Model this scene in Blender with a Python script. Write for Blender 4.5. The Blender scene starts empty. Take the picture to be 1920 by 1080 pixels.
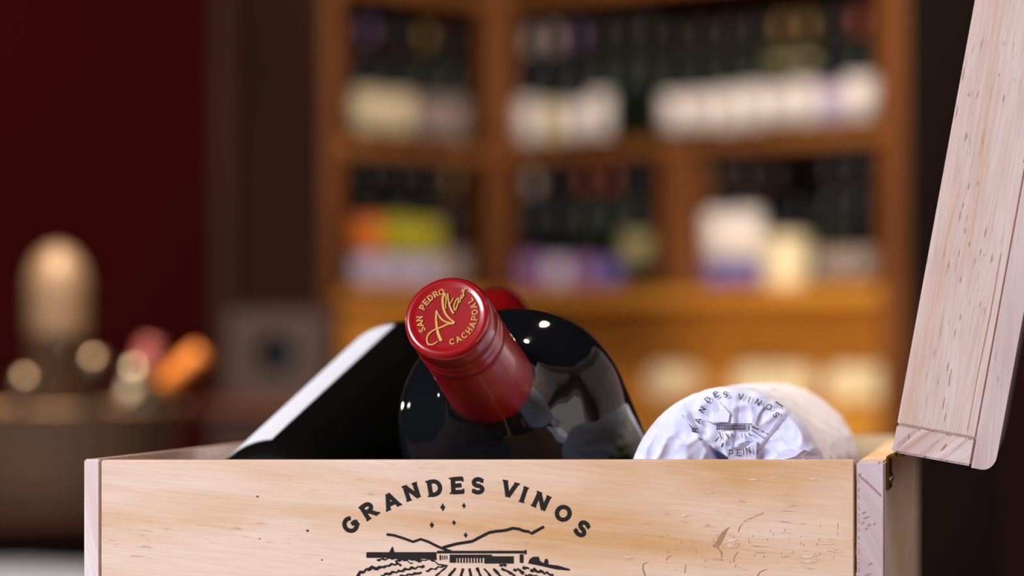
import bpy, bmesh, math, random
from mathutils import Vector, Matrix, Quaternion, noise

random.seed(7)
S = bpy.context.scene
COL = S.collection
PI = math.pi

# ------------------------------------------------------------------ camera, world, lights, exposure
CAM = Vector((0.173, -1.0, 0.0325))
F = 5777.0                                     # focal length in pixels of a 1920 wide frame
cd = bpy.data.cameras.new('camera')
cd.sensor_width = 36.0
cd.lens = F * 36 / 1920
cd.shift_x = -948 / 1920
cd.shift_y = 135 / 1920
cd.clip_start = 0.05
cd.clip_end = 60
cd.dof.use_dof = True
cd.dof.focus_distance = 1.012
cd.dof.aperture_fstop = 7.5
cam = bpy.data.objects.new('camera', cd)
cam.location = CAM
cam.rotation_euler = (PI / 2, 0, 0)
COL.objects.link(cam)
S.camera = cam

S.view_settings.view_transform = 'Standard'
S.view_settings.look = 'None'
S.view_settings.gamma = 1.0
S.view_settings.use_curve_mapping = False
S.view_settings.exposure = 0.0

w = bpy.data.worlds.new('room_air')
S.world = w
w.use_nodes = True
w.node_tree.nodes['Background'].inputs[0].default_value = (1.0, 0.86, 0.75, 1)
w.node_tree.nodes['Background'].inputs[1].default_value = 0.02


def aim(o, target):
    o.rotation_euler = (Vector(target) - o.location).to_track_quat('-Z', 'Y').to_euler()


def area(name, loc, target, sx, sy, power, col):
    l = bpy.data.lights.new(name, 'AREA')
    l.shape = 'RECTANGLE'; l.size = sx; l.size_y = sy; l.energy = power; l.color = col
    o = bpy.data.objects.new(name, l); o.location = loc; COL.objects.link(o); aim(o, target)
    return o


def point(name, loc, power, col, r=0.03):
    l = bpy.data.lights.new(name, 'POINT')
    l.energy = power; l.color = col; l.shadow_soft_size = r
    o = bpy.data.objects.new(name, l); o.location = loc; COL.objects.link(o)
    return o


def spot(name, loc, target, power, col, angle, blend=0.6, r=0.04):
    l = bpy.data.lights.new(name, 'SPOT')
    l.energy = power; l.color = col; l.shadow_soft_size = r
    l.spot_size = math.radians(angle); l.spot_blend = blend
    o = bpy.data.objects.new(name, l); o.location = loc; COL.objects.link(o); aim(o, target)
    return o


# daylight from the shop front, behind the camera to its left
area('shop_window_light', (-1.9, -1.6, 1.0), (0, 0.05, 0.0), 1.1, 1.1, 108, (0.90, 0.92, 1.0))
# daylight panes to the right of the crate
area('side_window_light', (2.5, -1.2, 0.8), (0.1, 0.1, 0.0), 2.3, 1.7, 26, (1.0, 0.91, 0.88))
area('low_window_light', (1.15, -1.3, -0.10), (0.1, 0.05, -0.02), 0.5, 0.5, 1.6, (0.82, 0.84, 1.0))
# ceiling spots over the counter
for x, y, z, e in ((0.75, -0.55, 1.35, 3), (0.25, -0.35, 1.45, 3), (-1.5, 1.4, 0.28, 6), (-1.8, 0.7, 0.5, 2)):
    point('counter_spot', (x, y, z), e, (1.0, 0.95, 0.88), 0.028)
spot('counter_pendant', (0.10, 0.62, 1.2), (0.10, 0.14, 0.0), 74, (1.0, 0.86, 0.52), 13, 0.7, 0.03)
# warm lamp over the bookcase; low unseen fill added to brighten the amber cupboard
area('bookcase_lamp', (-0.15, 3.5, 1.45), (-0.45, 6.0, 0.15), 0.9, 0.4, 66, (1.0, 0.83, 0.70))
spot('cabinet_fill', (-0.15, 2.6, -0.24), (-0.30, 5.66, 0.06), 250, (1.0, 0.84, 0.56), 13, 0.9)
# lamp washing the red wall, unseen lamp added over the wine cooler for its glints
spot('red_wall_lamp', (-1.6, 4.1, 1.2), (-2.1, 5.45, 0.70), 22, (1.0, 0.72, 0.6), 38, 1.0)
spot('cooler_glint_lamp', (-1.0, 2.72, 0.62), (-1.15, 3.0, 0.0), 90, (1.0, 0.80, 0.58), 70, 0.6, 0.02)


# ------------------------------------------------------------------ materials
def new_mat(name):
    m = bpy.data.materials.new(name); m.use_nodes = True
    nt = m.node_tree
    return m, nt, nt.nodes['Principled BSDF']


def srgb(r, g, b):
    f = lambda c: (c / 255 / 12.92) if c / 255 <= 0.04045 else ((c / 255 + 0.055) / 1.055) ** 2.4
    return (f(r), f(g), f(b), 1)


def plain(name, col, rough=0.5, metal=0.0, var=0.12, scale=40, spec=0.5, coat=0.0, bump=0.0):
    m, nt, b = new_mat(name)
    tc = nt.nodes.new('ShaderNodeTexCoord')
    n = nt.nodes.new('ShaderNodeTexNoise'); n.inputs['Scale'].default_value = scale; n.inputs['Detail'].default_value = 4
    nt.links.new(tc.outputs['Object'], n.inputs['Vector'])
    mx = nt.nodes.new('ShaderNodeMix'); mx.data_type = 'RGBA'
    mx.inputs[6].default_value = (*[c * (1 - var) for c in col[:3]], 1)
    mx.inputs[7].default_value = (*[min(1, c * (1 + var)) for c in col[:3]], 1)
    nt.links.new(n.outputs['Fac'], mx.inputs[0])
    nt.links.new(mx.outputs[2], b.inputs['Base Color'])
    b.inputs['Roughness'].default_value = rough
    b.inputs['Metallic'].default_value = metal
    b.inputs['Specular IOR Level'].default_value = spec
    b.inputs['Coat Weight'].default_value = coat
    b.inputs['Coat Roughness'].default_value = 0.06
    if bump:
        bp = nt.nodes.new('ShaderNodeBump'); bp.inputs['Strength'].default_value = bump; bp.inputs['Distance'].default_value = 0.0005
        nt.links.new(n.outputs['Fac'], bp.inputs['Height']); nt.links.new(bp.outputs[0], b.inputs['Normal'])
    return m


def wood(name, pale, tan, dark, axis='X', band=26.0, tilt=0.0, fleck=0.7, rough=0.55, grain=1.0, size=1.0, flecks=1.0):
    """Pine: soft tan growth bands along an axis, fine grain and short dark resin dashes."""
    m, nt, b = new_mat(name)
    N = nt.nodes.new; L = nt.links.new
    tc = N('ShaderNodeTexCoord')
    rot = N('ShaderNodeMapping')
    L(tc.outputs['Object'], rot.inputs['Vector'])
    # bring the grain direction to local X
    if axis == 'Z':
        rot.inputs['Rotation'].default_value = (0, PI / 2 + tilt, 0)
    elif axis == 'Y':
        rot.inputs['Rotation'].default_value = (0, 0, PI / 2 + tilt)
    else:
        rot.inputs['Rotation'].default_value = (0, tilt, 0)

    def noi(scale, detail, dist=0.0, rough_=0.5):
        mp = N('ShaderNodeMapping'); mp.inputs['Scale'].default_value = scale
        L(rot.outputs[0], mp.inputs['Vector'])
        n = N('ShaderNodeTexNoise'); n.inputs['Scale'].default_value = 1.0
        n.inputs['Detail'].default_value = detail; n.inputs['Distortion'].default_value = dist
        n.inputs['Roughness'].default_value = rough_
        L(mp.outputs[0], n.inputs['Vector'])
        return n

    def ramp(src, p0, p1, c0=(0, 0, 0, 1), c1=(1, 1, 1, 1)):
        r = N('ShaderNodeValToRGB'); r.color_ramp.elements[0].position = p0; r.color_ramp.elements[1].position = p1
        r.color_ramp.elements[0].color = c0; r.color_ramp.elements[1].color = c1
        L(src, r.inputs[0]); return r
    k = 1 / size
    bands = noi((5.5 * k, band * 2.2 * k, band * 2.2 * k), 3, 0.6)
    r1 = ramp(bands.outputs['Fac'], 0.40, 0.66)
    fine = noi((55 * k, 900 * k, 900 * k), 5)
    r2 = ramp(fine.outputs['Fac'], 0.3, 0.75)
    dash = noi((130 * k, 900 * k, 900 * k), 2, 0.25)
    r3 = ramp(dash.outputs['Fac'], 0.62, 0.70)
    where = noi((13 * k, 45 * k, 45 * k), 2)
    r4 = ramp(where.outputs['Fac'], 0.46, 0.62)
    m1 = N('ShaderNodeMix'); m1.data_type = 'RGBA'; m1.inputs[6].default_value = pale; m1.inputs[7].default_value = tan
    L(r1.outputs[0], m1.inputs[0])
    m2 = N('ShaderNodeMix'); m2.data_type = 'RGBA'; m2.blend_type = 'MULTIPLY'
    fac = N('ShaderNodeMath'); fac.operation = 'MULTIPLY'; fac.inputs[1].default_value = 0.20 * grain
    L(r2.outputs[0], fac.inputs[0]); L(fac.outputs[0], m2.inputs[0])
    L(m1.outputs[2], m2.inputs[6]); m2.inputs[7].default_value = (0.62, 0.5, 0.42, 1)
    m3 = N('ShaderNodeMix'); m3.data_type = 'RGBA'
    f2 = N('ShaderNodeMath'); f2.operation = 'MULTIPLY'; L(r3.outputs[0], f2.inputs[0]); L(r4.outputs[0], f2.inputs[1])
    f3 = N('ShaderNodeMath'); f3.operation = 'MULTIPLY'; f3.inputs[1].default_value = fleck * flecks; L(f2.outputs[0], f3.inputs[0])
    L(f3.outputs[0], m3.inputs[0]); L(m2.outputs[2], m3.inputs[6]); m3.inputs[7].default_value = dark
    L(m3.outputs[2], b.inputs['Base Color'])
    b.inputs['Roughness'].default_value = rough
    b.inputs['Specular IOR Level'].default_value = 0.25
    bp = N('ShaderNodeBump'); bp.inputs['Strength'].default_value = 0.25; bp.inputs['Distance'].default_value = 0.0004
    L(fine.outputs['Fac'], bp.inputs['Height']); L(bp.outputs[0], b.inputs['Normal'])
    return m


M = {}
M['pine_front'] = wood('pine_front', srgb(240, 211, 190), srgb(216, 168, 118), srgb(150, 92, 62), 'X', 15, -0.10, .5, grain=1.5)
M['pine_side'] = wood('pine_side', srgb(240, 212, 190), srgb(222, 182, 152), srgb(128, 80, 78), 'Y', 22, 0.2)
M['pine_end'] = wood('pine_end', srgb(212, 192, 194), srgb(190, 162, 163), srgb(140, 90, 92), 'Z', 26, 0.55, 0.9)  # right board's end: its weaker lighting is put into a darker colour
M['pine_end_left'] = wood('pine_end_left', srgb(240, 224, 224), srgb(228, 202, 198), srgb(170, 120, 130), 'Z', 60, 0.25, 0.5)  # left board's end: its stronger lighting is put into a paler colour
M['pine_lid'] = wood('pine_lid', srgb(226, 203, 196), srgb(214, 180, 162), srgb(132, 82, 62), 'Z', 34, 0.0, .75, grain=2.2)
M['pine_lid_end'] = wood('pine_lid_end', srgb(228, 206, 202), srgb(196, 158, 148), srgb(140, 90, 86), 'Z', 60, -0.8, 0.5)
M['pine_lid_top'] = wood('pine_lid_top', srgb(216, 194, 190), srgb(188, 154, 150), srgb(110, 66, 60), 'Z', 30, 0.1, 0.9)
M['pine_inside'] = wood('pine_inside', srgb(226, 206, 170), srgb(208, 178, 132), srgb(150, 100, 60), 'Y', 18)
M['ink'] = plain('ink', srgb(24, 13, 12), 0.85, var=0.2, scale=600)
M['paper_ink'] = plain('paper_ink', srgb(70, 58, 66), 0.8, var=0.3, scale=500)
M['glass'] = plain('glass', (0.0045, 0.005, 0.0065, 1), 0.035, var=0.05, spec=0.45)
M['glass_left'] = plain('glass_left', (0.005, 0.0045, 0.004, 1), 0.4, var=0.05, spec=0.012)
M['red_capsule'] = plain('red_capsule', srgb(152, 13, 19), 0.28, var=0.08, scale=160, spec=0.5, coat=0.5, bump=0.05)
M['gold'] = plain('gold', srgb(214, 168, 96), 0.38, 0.75, var=0.15, scale=900)
M['label_white'] = plain('label_white', srgb(244, 240, 242), 0.65, var=0.02)
M['paper'] = plain('paper', srgb(215, 217, 247), 0.75, var=0.03, scale=90, bump=0.2)
M['brass'] = plain('brass', srgb(150, 118, 62), 0.3, 0.9, var=0.2, scale=300)
M['ring'] = plain('ring', srgb(172, 134, 130), 0.8, var=0.2, scale=900)
M['gouge'] = plain('gouge', srgb(176, 130, 100), 0.8, var=0.25, scale=900)
M['torn'] = plain('torn', srgb(233, 200, 170), 0.8, var=0.12, scale=900)
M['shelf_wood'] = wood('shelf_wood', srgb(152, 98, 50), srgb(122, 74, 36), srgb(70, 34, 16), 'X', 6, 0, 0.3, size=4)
M['post_wood'] = wood('post_wood', srgb(138, 84, 44), srgb(106, 60, 30), srgb(66, 32, 16), 'Z', 6, 0, 0.3, size=4)
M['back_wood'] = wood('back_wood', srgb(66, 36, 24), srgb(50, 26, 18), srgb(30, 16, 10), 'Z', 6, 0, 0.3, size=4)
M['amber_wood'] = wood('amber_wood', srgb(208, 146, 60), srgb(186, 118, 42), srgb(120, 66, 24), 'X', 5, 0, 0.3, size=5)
M['dark_wood'] = wood('dark_wood', srgb(84, 46, 34), srgb(62, 32, 24), srgb(30, 16, 12), 'X', 6, 0, 0.3, size=5)
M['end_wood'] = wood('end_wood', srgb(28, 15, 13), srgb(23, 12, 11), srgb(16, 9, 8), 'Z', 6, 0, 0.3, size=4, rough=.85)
M['stile_wood'] = wood('stile_wood', srgb(72, 43, 29), srgb(60, 34, 23), srgb(30, 16, 12), 'Z', 5, 0, 0.3, size=5, rough=.85)
M['table_wood'] = wood('table_wood', srgb(44, 24, 18), srgb(36, 18, 14), srgb(20, 10, 8), 'X', 6, 0, 0.3, size=5, rough=.95)
M['table_wood'].node_tree.nodes['Principled BSDF'].inputs['Specular IOR Level'].default_value = .06
M['panel_wood'] = wood('panel_wood', srgb(74, 45, 32), srgb(60, 36, 25), srgb(36, 20, 14), 'Z', 5, 0, 0.3, size=5)
M['red_wall'] = plain('red_wall', srgb(54, 7, 9), 0.9, var=0.06, scale=4, spec=0.05)
M['brown_wall'] = plain('brown_wall', srgb(38, 19, 17), 0.9, var=0.08, scale=4, spec=0.05)
M['grey_wall'] = plain('grey_wall', srgb(150, 140, 134), 0.8, var=0.05, scale=3)
M['floor_wood'] = wood('floor_wood', srgb(96, 58, 40), srgb(74, 42, 28), srgb(40, 22, 16), 'X', 5, 0, 0.3, size=6)
M['steel'] = plain('steel', srgb(190, 178, 164), 0.34, 0.9, var=0.06, scale=20)
M['bowl'] = plain('bowl', srgb(128, 98, 74), 0.5, 0.2, var=0.06, scale=20)
M['chrome'] = plain('chrome', srgb(170, 158, 140), 0.3, 1.0, var=0.02)
M['shaker_metal'] = plain('shaker_metal', srgb(92, 72, 54), 0.55, 0.1, var=0.06, scale=20)
M['old_brass'] = plain('old_brass', srgb(112, 98, 82), 0.34, 1.0, var=0.02)
M['taupe'] = plain('taupe', srgb(82, 62, 53), 0.7, var=0.08, scale=20)
M['black'] = plain('black', srgb(14, 12, 12), 0.6)
M['white_cloth'] = plain('white_cloth', srgb(240, 230, 226), 0.9, var=0.04, scale=60, bump=0.3)
for nm, c in dict(green_glass=(20, 26, 14), black_glass=(12, 10, 10), brown_glass=(40, 22, 12)).items():
    M[nm] = plain(nm, srgb(*c), 0.12, var=0.05, spec=0.22)
for nm, c in dict(l_white=(236, 226, 220), l_cream=(222, 206, 170), l_grey=(150, 132, 124), l_lavender=(196, 182, 206), l_violet=(146, 104, 156),
                  l_blue=(110, 96, 168), l_orange=(224, 118, 30), l_lime=(176, 168, 24), l_olive=(156, 146, 100), l_dark=(46, 30, 26),
                  c_violet=(84, 58, 92), c_olive=(110, 84, 30), c_grey=(156, 138, 132), c_dark=(26, 20, 20), c_red=(120, 44, 26),
                  c_orange=(182, 104, 26), c_rose=(128, 62, 62), c_silver=(176, 162, 148), c_gold=(190, 150, 70)).items():
    M[nm] = plain(nm, srgb(*c), 0.45, var=0.06, scale=60)


# ------------------------------------------------------------------ helpers
def tag(o, label=None, cat=None, group=None, kind=None):
    if label: o['label'] = label
    if cat: o['category'] = cat
    if group: o['group'] = group
    if kind: o['kind'] = kind
    return o


def thing(name, label, cat, loc=(0, 0, 0), rot=None, group=None):
    o = bpy.data.objects.new(name, None); COL.objects.link(o); o.location = loc
    o.empty_display_size = 0.02
    if rot is not None:
        o.rotation_euler = rot
    return tag(o, label, cat, group)


def link_mesh(name, me, parent=None):
    o = bpy.data.objects.new(name, me); COL.objects.link(o)
    if parent: o.parent = parent
    return o


def mesh(name, verts, faces, mat, parent=None, smooth=False, origin=None):
    me = bpy.data.meshes.new(name)
    if origin is not None:
        verts = [Vector(v) - Vector(origin) for v in verts]
    me.from_pydata([tuple(v) for v in verts], [], faces)
    me.validate()
    if mat: me.materials.append(mat)
    bm = bmesh.new(); bm.from_mesh(me); bmesh.ops.recalc_face_normals(bm, faces=bm.faces); bm.to_mesh(me); bm.free()
    if smooth:
        for p in me.polygons: p.use_smooth = True
    return link_mesh(name, me, parent)


def box(name, a, b, mat, parent=None, origin=(0, 0, 0), bevel=0.0006, seg=2):
    bm = bmesh.new()
    bmesh.ops.create_cube(bm, size=1)
    a, b, og = Vector(a), Vector(b), Vector(origin)
    for v in bm.verts:
        v.co = Vector([(a[i] + b[i]) / 2 + v.co[i] * (b[i] - a[i]) for i in range(3)]) - og
    if bevel:
        bmesh.ops.bevel(bm, geom=bm.edges[:], offset=bevel, segments=seg, affect='EDGES', clamp_overlap=True)
    me = bpy.data.meshes.new(name); bm.to_mesh(me); bm.free(); me.materials.append(mat)
    return link_mesh(name, me, parent)


def frame_box(name, O, ax, ay, az, mat, parent=None, origin=(0, 0, 0), bevel=0.003):
    """A box from a corner O and three edge vectors."""
    O, ax, ay, az = Vector(O), Vector(ax), Vector(ay), Vector(az)
    bm = bmesh.new(); bmesh.ops.create_cube(bm, size=1)
    for v in bm.verts:
        v.co = O + ax * (v.co.x + .5) + ay * (v.co.y + .5) + az * (v.co.z + .5) - Vector(origin)
    bmesh.ops.recalc_face_normals(bm, faces=bm.faces)
    if bevel:
        bmesh.ops.bevel(bm, geom=bm.edges[:], offset=bevel, segments=1, affect='EDGES', clamp_overlap=True)
    me = bpy.data.meshes.new(name); bm.to_mesh(me); bm.free(); me.materials.append(mat)
    return link_mesh(name, me, parent)


def lathe_data(prof, n=48, a0=0.0, a1=2 * PI, close=True):
    """prof: (r, z) from bottom to top."""
    full = abs(a1 - a0 - 2 * PI) < 1e-6
    cols = n if full else n + 1
    V, Fc = [], []
    for r, z in prof:
        for k in range(cols):
            a = a0 + (a1 - a0) * k / n
            V.append((r * math.cos(a), r * math.sin(a), z))
    for i in range(len(prof) - 1):
        for k in range(n):
            k2 = (k + 1) % cols
            Fc.append((i * cols + k, i * cols + k2, (i + 1) * cols + k2, (i + 1) * cols + k))
    if close and full:
        Fc.append(tuple(range(cols))[::-1])
        Fc.append(tuple((len(prof) - 1) * cols + k for k in range(cols)))
    return V, Fc


def lathe(name, prof, mat, parent=None, n=48, a0=0.0, a1=2 * PI, close=True):
    V, Fc = lathe_data(prof, n, a0, a1, close)
    return mesh(name, V, Fc, mat, parent, smooth=True)


def smooth_prof(pts, k=6):
    """Catmull-Rom through profile points."""
    out = []
    for i in range(len(pts) - 1):
        p0 = pts[max(i - 1, 0)]; p1 = pts[i]; p2 = pts[i + 1]; p3 = pts[min(i + 2, len(pts) - 1)]
        for j in range(k):
            t = j / k
            out.append(tuple(0.5 * ((2 * p1[c]) + (-p0[c] + p2[c]) * t + (2 * p0[c] - 5 * p1[c] + 4 * p2[c] - p3[c]) * t * t
                                    + (-p0[c] + 3 * p1[c] - 3 * p2[c] + p3[c]) * t ** 3) for c in range(2)))
    out.append(pts[-1])
    return out


def at(px, py, d):
    """A point of the room seen at a pixel of the photograph, d metres in front of the camera plane."""
    return CAM + Vector(((px - 1908) * d / F, d, (675 - py) * d / F))


# ------------------------------------------------------------------ stroke lettering
def arc(cx, cy, rx, ry, a0, a1, n=12):
    return [(cx + rx * math.cos(math.radians(a0 + (a1 - a0) * i / n)), cy + ry * math.sin(math.radians(a0 + (a1 - a0) * i / n))) for i in range(n + 1)]


GLYPH = {   # (advance width, strokes, serifs (x, y, horizontal?))
    'G': (.98, [arc(.5, .5, .38, .41, 48, 345, 18), [(.55, .47), (.9, .47)], [(.84, .5), (.84, .14)]], [(.84, .47, 1)]),
    'R': (.92, [[(.2, 0), (.2, 1)], [(.2, .92), (.48, .92)] + arc(.5, .70, .25, .22, 90, -90, 8)[1:] + [(.2, .48)], [(.46, .48), (.84, .03)]], [(.2, .03, 1), (.2, .97, 1), (.86, .03, 1)]),
    'A': (.98, [[(.12, .02), (.5, .98)], [(.5, .98), (.88, .02)], [(.28, .32), (.72, .32)]], [(.12, .03, 1), (.88, .03, 1)]),
    'N': (.98, [[(.17, 0), (.17, .98)], [(.17, .94), (.82, .06)], [(.82, .02), (.82, 1)]], [(.17, .03, 1), (.15, .97, 1), (.82, .97, 1)]),
    'D': (.98, [[(.2, 0), (.2, 1)], [(.2, .92), (.42, .92)] + arc(.44, .5, .40, .42, 90, -90, 12)[1:] + [(.2, .08)]], [(.16, .03, 1), (.16, .97, 1)]),
    'E': (.90, [[(.2, 0), (.2, 1)], [(.2, .92), (.82, .92)], [(.2, .5), (.68, .5)], [(.2, .08), (.84, .08)]], [(.82, .86, 0), (.68, .5, 0), (.84, .14, 0), (.14, .03, 1), (.14, .97, 1)]),
    'S': (.84, [arc(.43, .71, .27, .21, 25, 270, 12)[:-1] + arc(.43, .29, .30, .21, 90, -155, 12)], [(.7, .84, 0), (.14, .16, 0)]),
    'V': (.94, [[(.1, .98), (.48, .02)], [(.48, .02), (.86, .98)]], [(.1, .97, 1), (.86, .97, 1)]),
    'I': (.42, [[(.2, 0), (.2, 1)]], [(.2, .03, 1), (.2, .97, 1)]),
    'O': (1.0, [arc(.5, .5, .40, .41, 0, 360, 24)], []),
    'C': (.94, [arc(.5, .5, .38, .41, 45, 315, 16)], [(.78, .8, 0)]),
    'P': (.86, [[(.2, 0), (.2, 1)], [(.2, .92), (.5, .92)] + arc(.5, .68, .26, .24, 90, -90, 8)[1:] + [(.2, .44)]], [(.2, .03, 1), (.2, .97, 1)]),
    'H': (.98, [[(.18, 0), (.18, 1)], [(.82, 0), (.82, 1)], [(.18, .5), (.82, .5)]], [(.18, .03, 1), (.18, .97, 1), (.82, .03, 1), (.82, .97, 1)]),
    'L': (.80, [[(.2, 0), (.2, 1)], [(.2, .08), (.8, .08)]], [(.2, .97, 1), (.78, .14, 0)]),
    'T': (.86, [[(.43, 0), (.43, 1)], [(.06, .92), (.80, .92)]], [(.43, .03, 1)]),
}


class Ink:
    """Collects raised strokes; put(x, y, h) maps drawing coordinates and a height to space."""
    def __init__(self, put):
        self.put = put; self.V = []; self.F = []; self.k = 0

    def stroke(self, pts, width, h=1.0, closed=False):
        n = len(pts)
        if n < 2: return
        self.k += 1; h = h + .035 * (self.k % 9)     # strokes that cross lie one on the other
        b0 = len(self.V)
        for i, p in enumerate(pts):
            if closed:
                a = Vector(pts[(i - 1) % n]); c = Vector(pts[(i + 1) % n])
            else:
                a = Vector(pts[max(i - 1, 0)]); c = Vector(pts[min(i + 1, n - 1)])
            d = c - a
            if d.length < 1e-12: d = Vector((1, 0))
            d.normalize(); nn = Vector((-d.y, d.x))
            wd = width[i] if isinstance(width, (list, tuple)) else width
            q = Vector(p)
            for s, hh in ((-.5, 0), (-.3, h), (.3, h), (.5, 0)):
                e = q + nn * wd * s
                self.V.append(self.put(e.x, e.y, hh))
        m = n if closed else n - 1
        for i in range(m):
            j = (i + 1) % n
            for k in range(3):
                self.F.append((b0 + i * 4 + k, b0 + j * 4 + k, b0 + j * 4 + k + 1, b0 + i * 4 + k + 1))
        if not closed:
            self.F.append((b0, b0 + 1, b0 + 2, b0 + 3))
            e = b0 + (n - 1) * 4
            self.F.append((e + 3, e + 2, e + 1, e))

    def fill(self, pts, h=1.0):
        self.k += 1; h = h + .035 * (self.k % 9)
        b0 = len(self.V)
        for x, y in pts: self.V.append(self.put(x, y, h))
        self.F.append(tuple(range(b0, b0 + len(pts))))

    def glyph(self, ch, cx, cy, ang, size, wt=.2, serif=True, sx=1.0):
        adv, strokes, serifs = GLYPH[ch]
        ca, sa = math.cos(ang), math.sin(ang)

        def T(p):
            x = (p[0] - adv / 2) * size * sx; y = (p[1] - .5) * size
            return (cx + x * ca - y * sa, cy + x * sa + y * ca)
        for s in strokes:
            closed = ch == 'O'
            self.stroke([T(p) for p in (s[:-1] if closed else s)], wt * size, closed=closed)
        if serif:
            for x, y, hz in serifs:
                d = .17
                a, b = ((x - d, y), (x + d, y)) if hz else ((x, y - d * .8), (x, y + d * .8))
                self.stroke([T(a), T(b)], wt * size * .42)

    def build(self, name, mat, parent, origin=(0, 0, 0)):
        return mesh(name, self.V, self.F, mat, parent, origin=origin)


# ------------------------------------------------------------------ the setting
FLOOR_Z, CEIL_Z = -0.95, 1.75
CF = at(930, 675, 7.2); CF.z = 0                       # front corner of the corner bookcase
A = Vector((.788, -.616, 0)).normalized(); Bn = Vector((A.y * -1, A.x, 0))      # right wing: along, into the wall
A2 = -Bn; B2 = Vector((-A.x, -A.y, 0))                                              # left wing: along (towards the camera), into the wall
DEP = 0.30
UP = Vector((0, 0, 1))
WC = CF + Bn * (DEP + .02) + B2 * (DEP + .02)        # corner of the two walls
WC = WC + A * 0


def struct(o):
    o['kind'] = 'structure'; return o


def t_at(px):
    """Distance along the right wing at a pixel column."""
    k = (px - 1908) / F
    c0 = CF - CAM
    return (k * c0.y - c0.x) / (A.x - k * A.y)


def t_left(px):
    k = (px - 1908) / F
    c0 = CF - CAM
    return (k * c0.y - c0.x) / (A2.x - k * A2.y)


H = CEIL_Z - FLOOR_Z
struct(frame_box('floor', (-4.6, -3.2, FLOOR_Z - .05), (9.2, 0, 0), (0, 12.2, 0), (0, 0, .05), M['floor_wood'], bevel=0))
struct(frame_box('ceiling', (-4.6, -3.2, CEIL_Z), (9.2, 0, 0), (0, 12.2, 0), (0, 0, .05), M['brown_wall'], bevel=0))
z0 = Vector((0, 0, FLOOR_Z))
struct(frame_box('wall_right', WC + z0, A * 5.6, Bn * .08, UP * H, M['brown_wall'], bevel=0))
struct(frame_box('wall_left', WC + z0, A2 * 5.2, B2 * .08, UP * H, M['red_wall'], bevel=0))
struct(frame_box('wall_front', (-4.5, -3.0, FLOOR_Z), (9, 0, 0), (0, -.08, 0), UP * H, M['grey_wall'], bevel=0))
# brown wooden panelling between the red wall and the bookcase
PO = CF + B2 * (DEP - .01)
t1 = (lambda k, c0: (k * c0.y - c0.x) / (A2.x - k * A2.y))((408 - 1908) / F, PO - CAM)
struct(frame_box('trim_1', PO + A2 * .525 + z0, A2 * (t1 - .525), B2 * .028, UP * H, M['panel_wood'], bevel=.004))

# ------------------------------------------------------------------ foreground counter
TABLE_Z = -0.118
t = thing('counter_table', 'dark wooden counter under the pine crate', 'table', (0, .2, FLOOR_Z))
og = t.location
box('table_top', (-.75, -.35, TABLE_Z - .03), (.75, .72, TABLE_Z), M['dark_wood'], t, og, .004)
for x in (-.7, .7):
    for y in (-.3, .67):
        box('leg', (x - .025, y - .025, FLOOR_Z), (x + .025, y + .025, TABLE_Z - .03), M['dark_wood'], t, og, .003)

# ------------------------------------------------------------------ the crate
XL, XR, DB = -.130, .130, .333
TL, TR = .0052, .0092
CB = TABLE_Z
crate = thing('wine_crate', 'open pine wine crate with a dark printed vineyard emblem on its front board', 'crate', (0, .16, CB))
og = crate.location
front = box('front_panel', (XL + TL + .0003, 0, CB + .009), (XR - TR - .0008, .009, 0), M['pine_front'], crate, og, .0004)
sl = box('side_panel', (XL, -.0002, CB), (XL + TL, DB, .0003), M['pine_side'], crate, og, .0005)
sr = box('side_panel', (XR - TR, -.0002, CB), (XR, DB, -.0003), M['pine_side'], crate, og, .0007)
for o, m in ((sl, 'pine_end_left'), (sr, 'pine_end')):
    o.data.materials.append(M[m])
    for p in o.data.polygons:
        if p.normal.y < -.5: p.material_index = 1
box('back_panel', (XL + TL + .0002, DB - .009, CB + .009), (XR - TR - .0002, DB, 0), M['pine_inside'], crate, og, .0004)
box('bottom_panel', (XL + TL + .0002, 0, CB), (XR - TR - .0002, DB, CB + .0088), M['pine_inside'], crate, og, .0004)


def PX(px, py):
    """Point on the crate's front board."""
    return ((px - 909) / F, (863 - py) / F)


def on_front(x, y, h):
    return (x, -.00008 - .00006 * h, y)


ink = Ink(on_front)
for ch, zx, zy in zip('GRANDESVINOS', (197, 312, 455, 590, 737, 882, 1015, 1218, 1312, 1423, 1565, 1685),
                      (425, 336, 272, 214, 188, 173, 175, 198, 232, 275, 352, 450)):
    px, py = 600 + zx / 3.4286, 860 + zy / 3.4286
    a = -math.atan2(px - 874.5, 1250 - py)
    x, y = PX(px, py)
    ink.glyph(ch, x, y, a, 29.5 / F, .275)
ink.build('printed_lettering', M['ink'], front, og)
em = Ink(on_front)
for zx, zy, rx, ry in ((790, 313, 17, 27), (926, 303, 13, 20), (720, 427, 15, 22), (862, 412, 13, 18), (937, 492, 13, 19)):
    P = []
    for k in range(8):
        r = 1 if k % 2 == 0 else .58
        P.append(PX(600 + (zx + rx * r * math.cos(k * PI / 4)) / 3.4286, 860 + (zy + ry * r * math.sin(k * PI / 4)) / 3.4286))
    em.fill(P)
Z4 = lambda pts: [PX(600 + x / 3.4286, 860 + y / 3.4286) for x, y in pts]
Z7 = lambda pts: [PX(640 + x / 4.174, 970 + y / 4.174) for x, y in pts]
U = 1 / 4.174 / F
em.stroke(Z4([(430, 487), (480, 494), (545, 515), (600, 535), (650, 518), (700, 536), (760, 566), (800, 582), (850, 600)]), 17 / 3.43 / F)
em.stroke(Z4([(790, 572), (880, 548), (980, 532), (1040, 500), (1090, 475), (1130, 468), (1190, 462), (1240, 448), (1280, 453), (1310, 465),
              (1345, 470), (1360, 482), (1440, 438)]), 19 / 3.43 / F)


def rect(x0, y0, x1, y1):
    em.fill(Z7([(x0, y0), (x1, y0), (x1, y1), (x0, y1)]))


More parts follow.
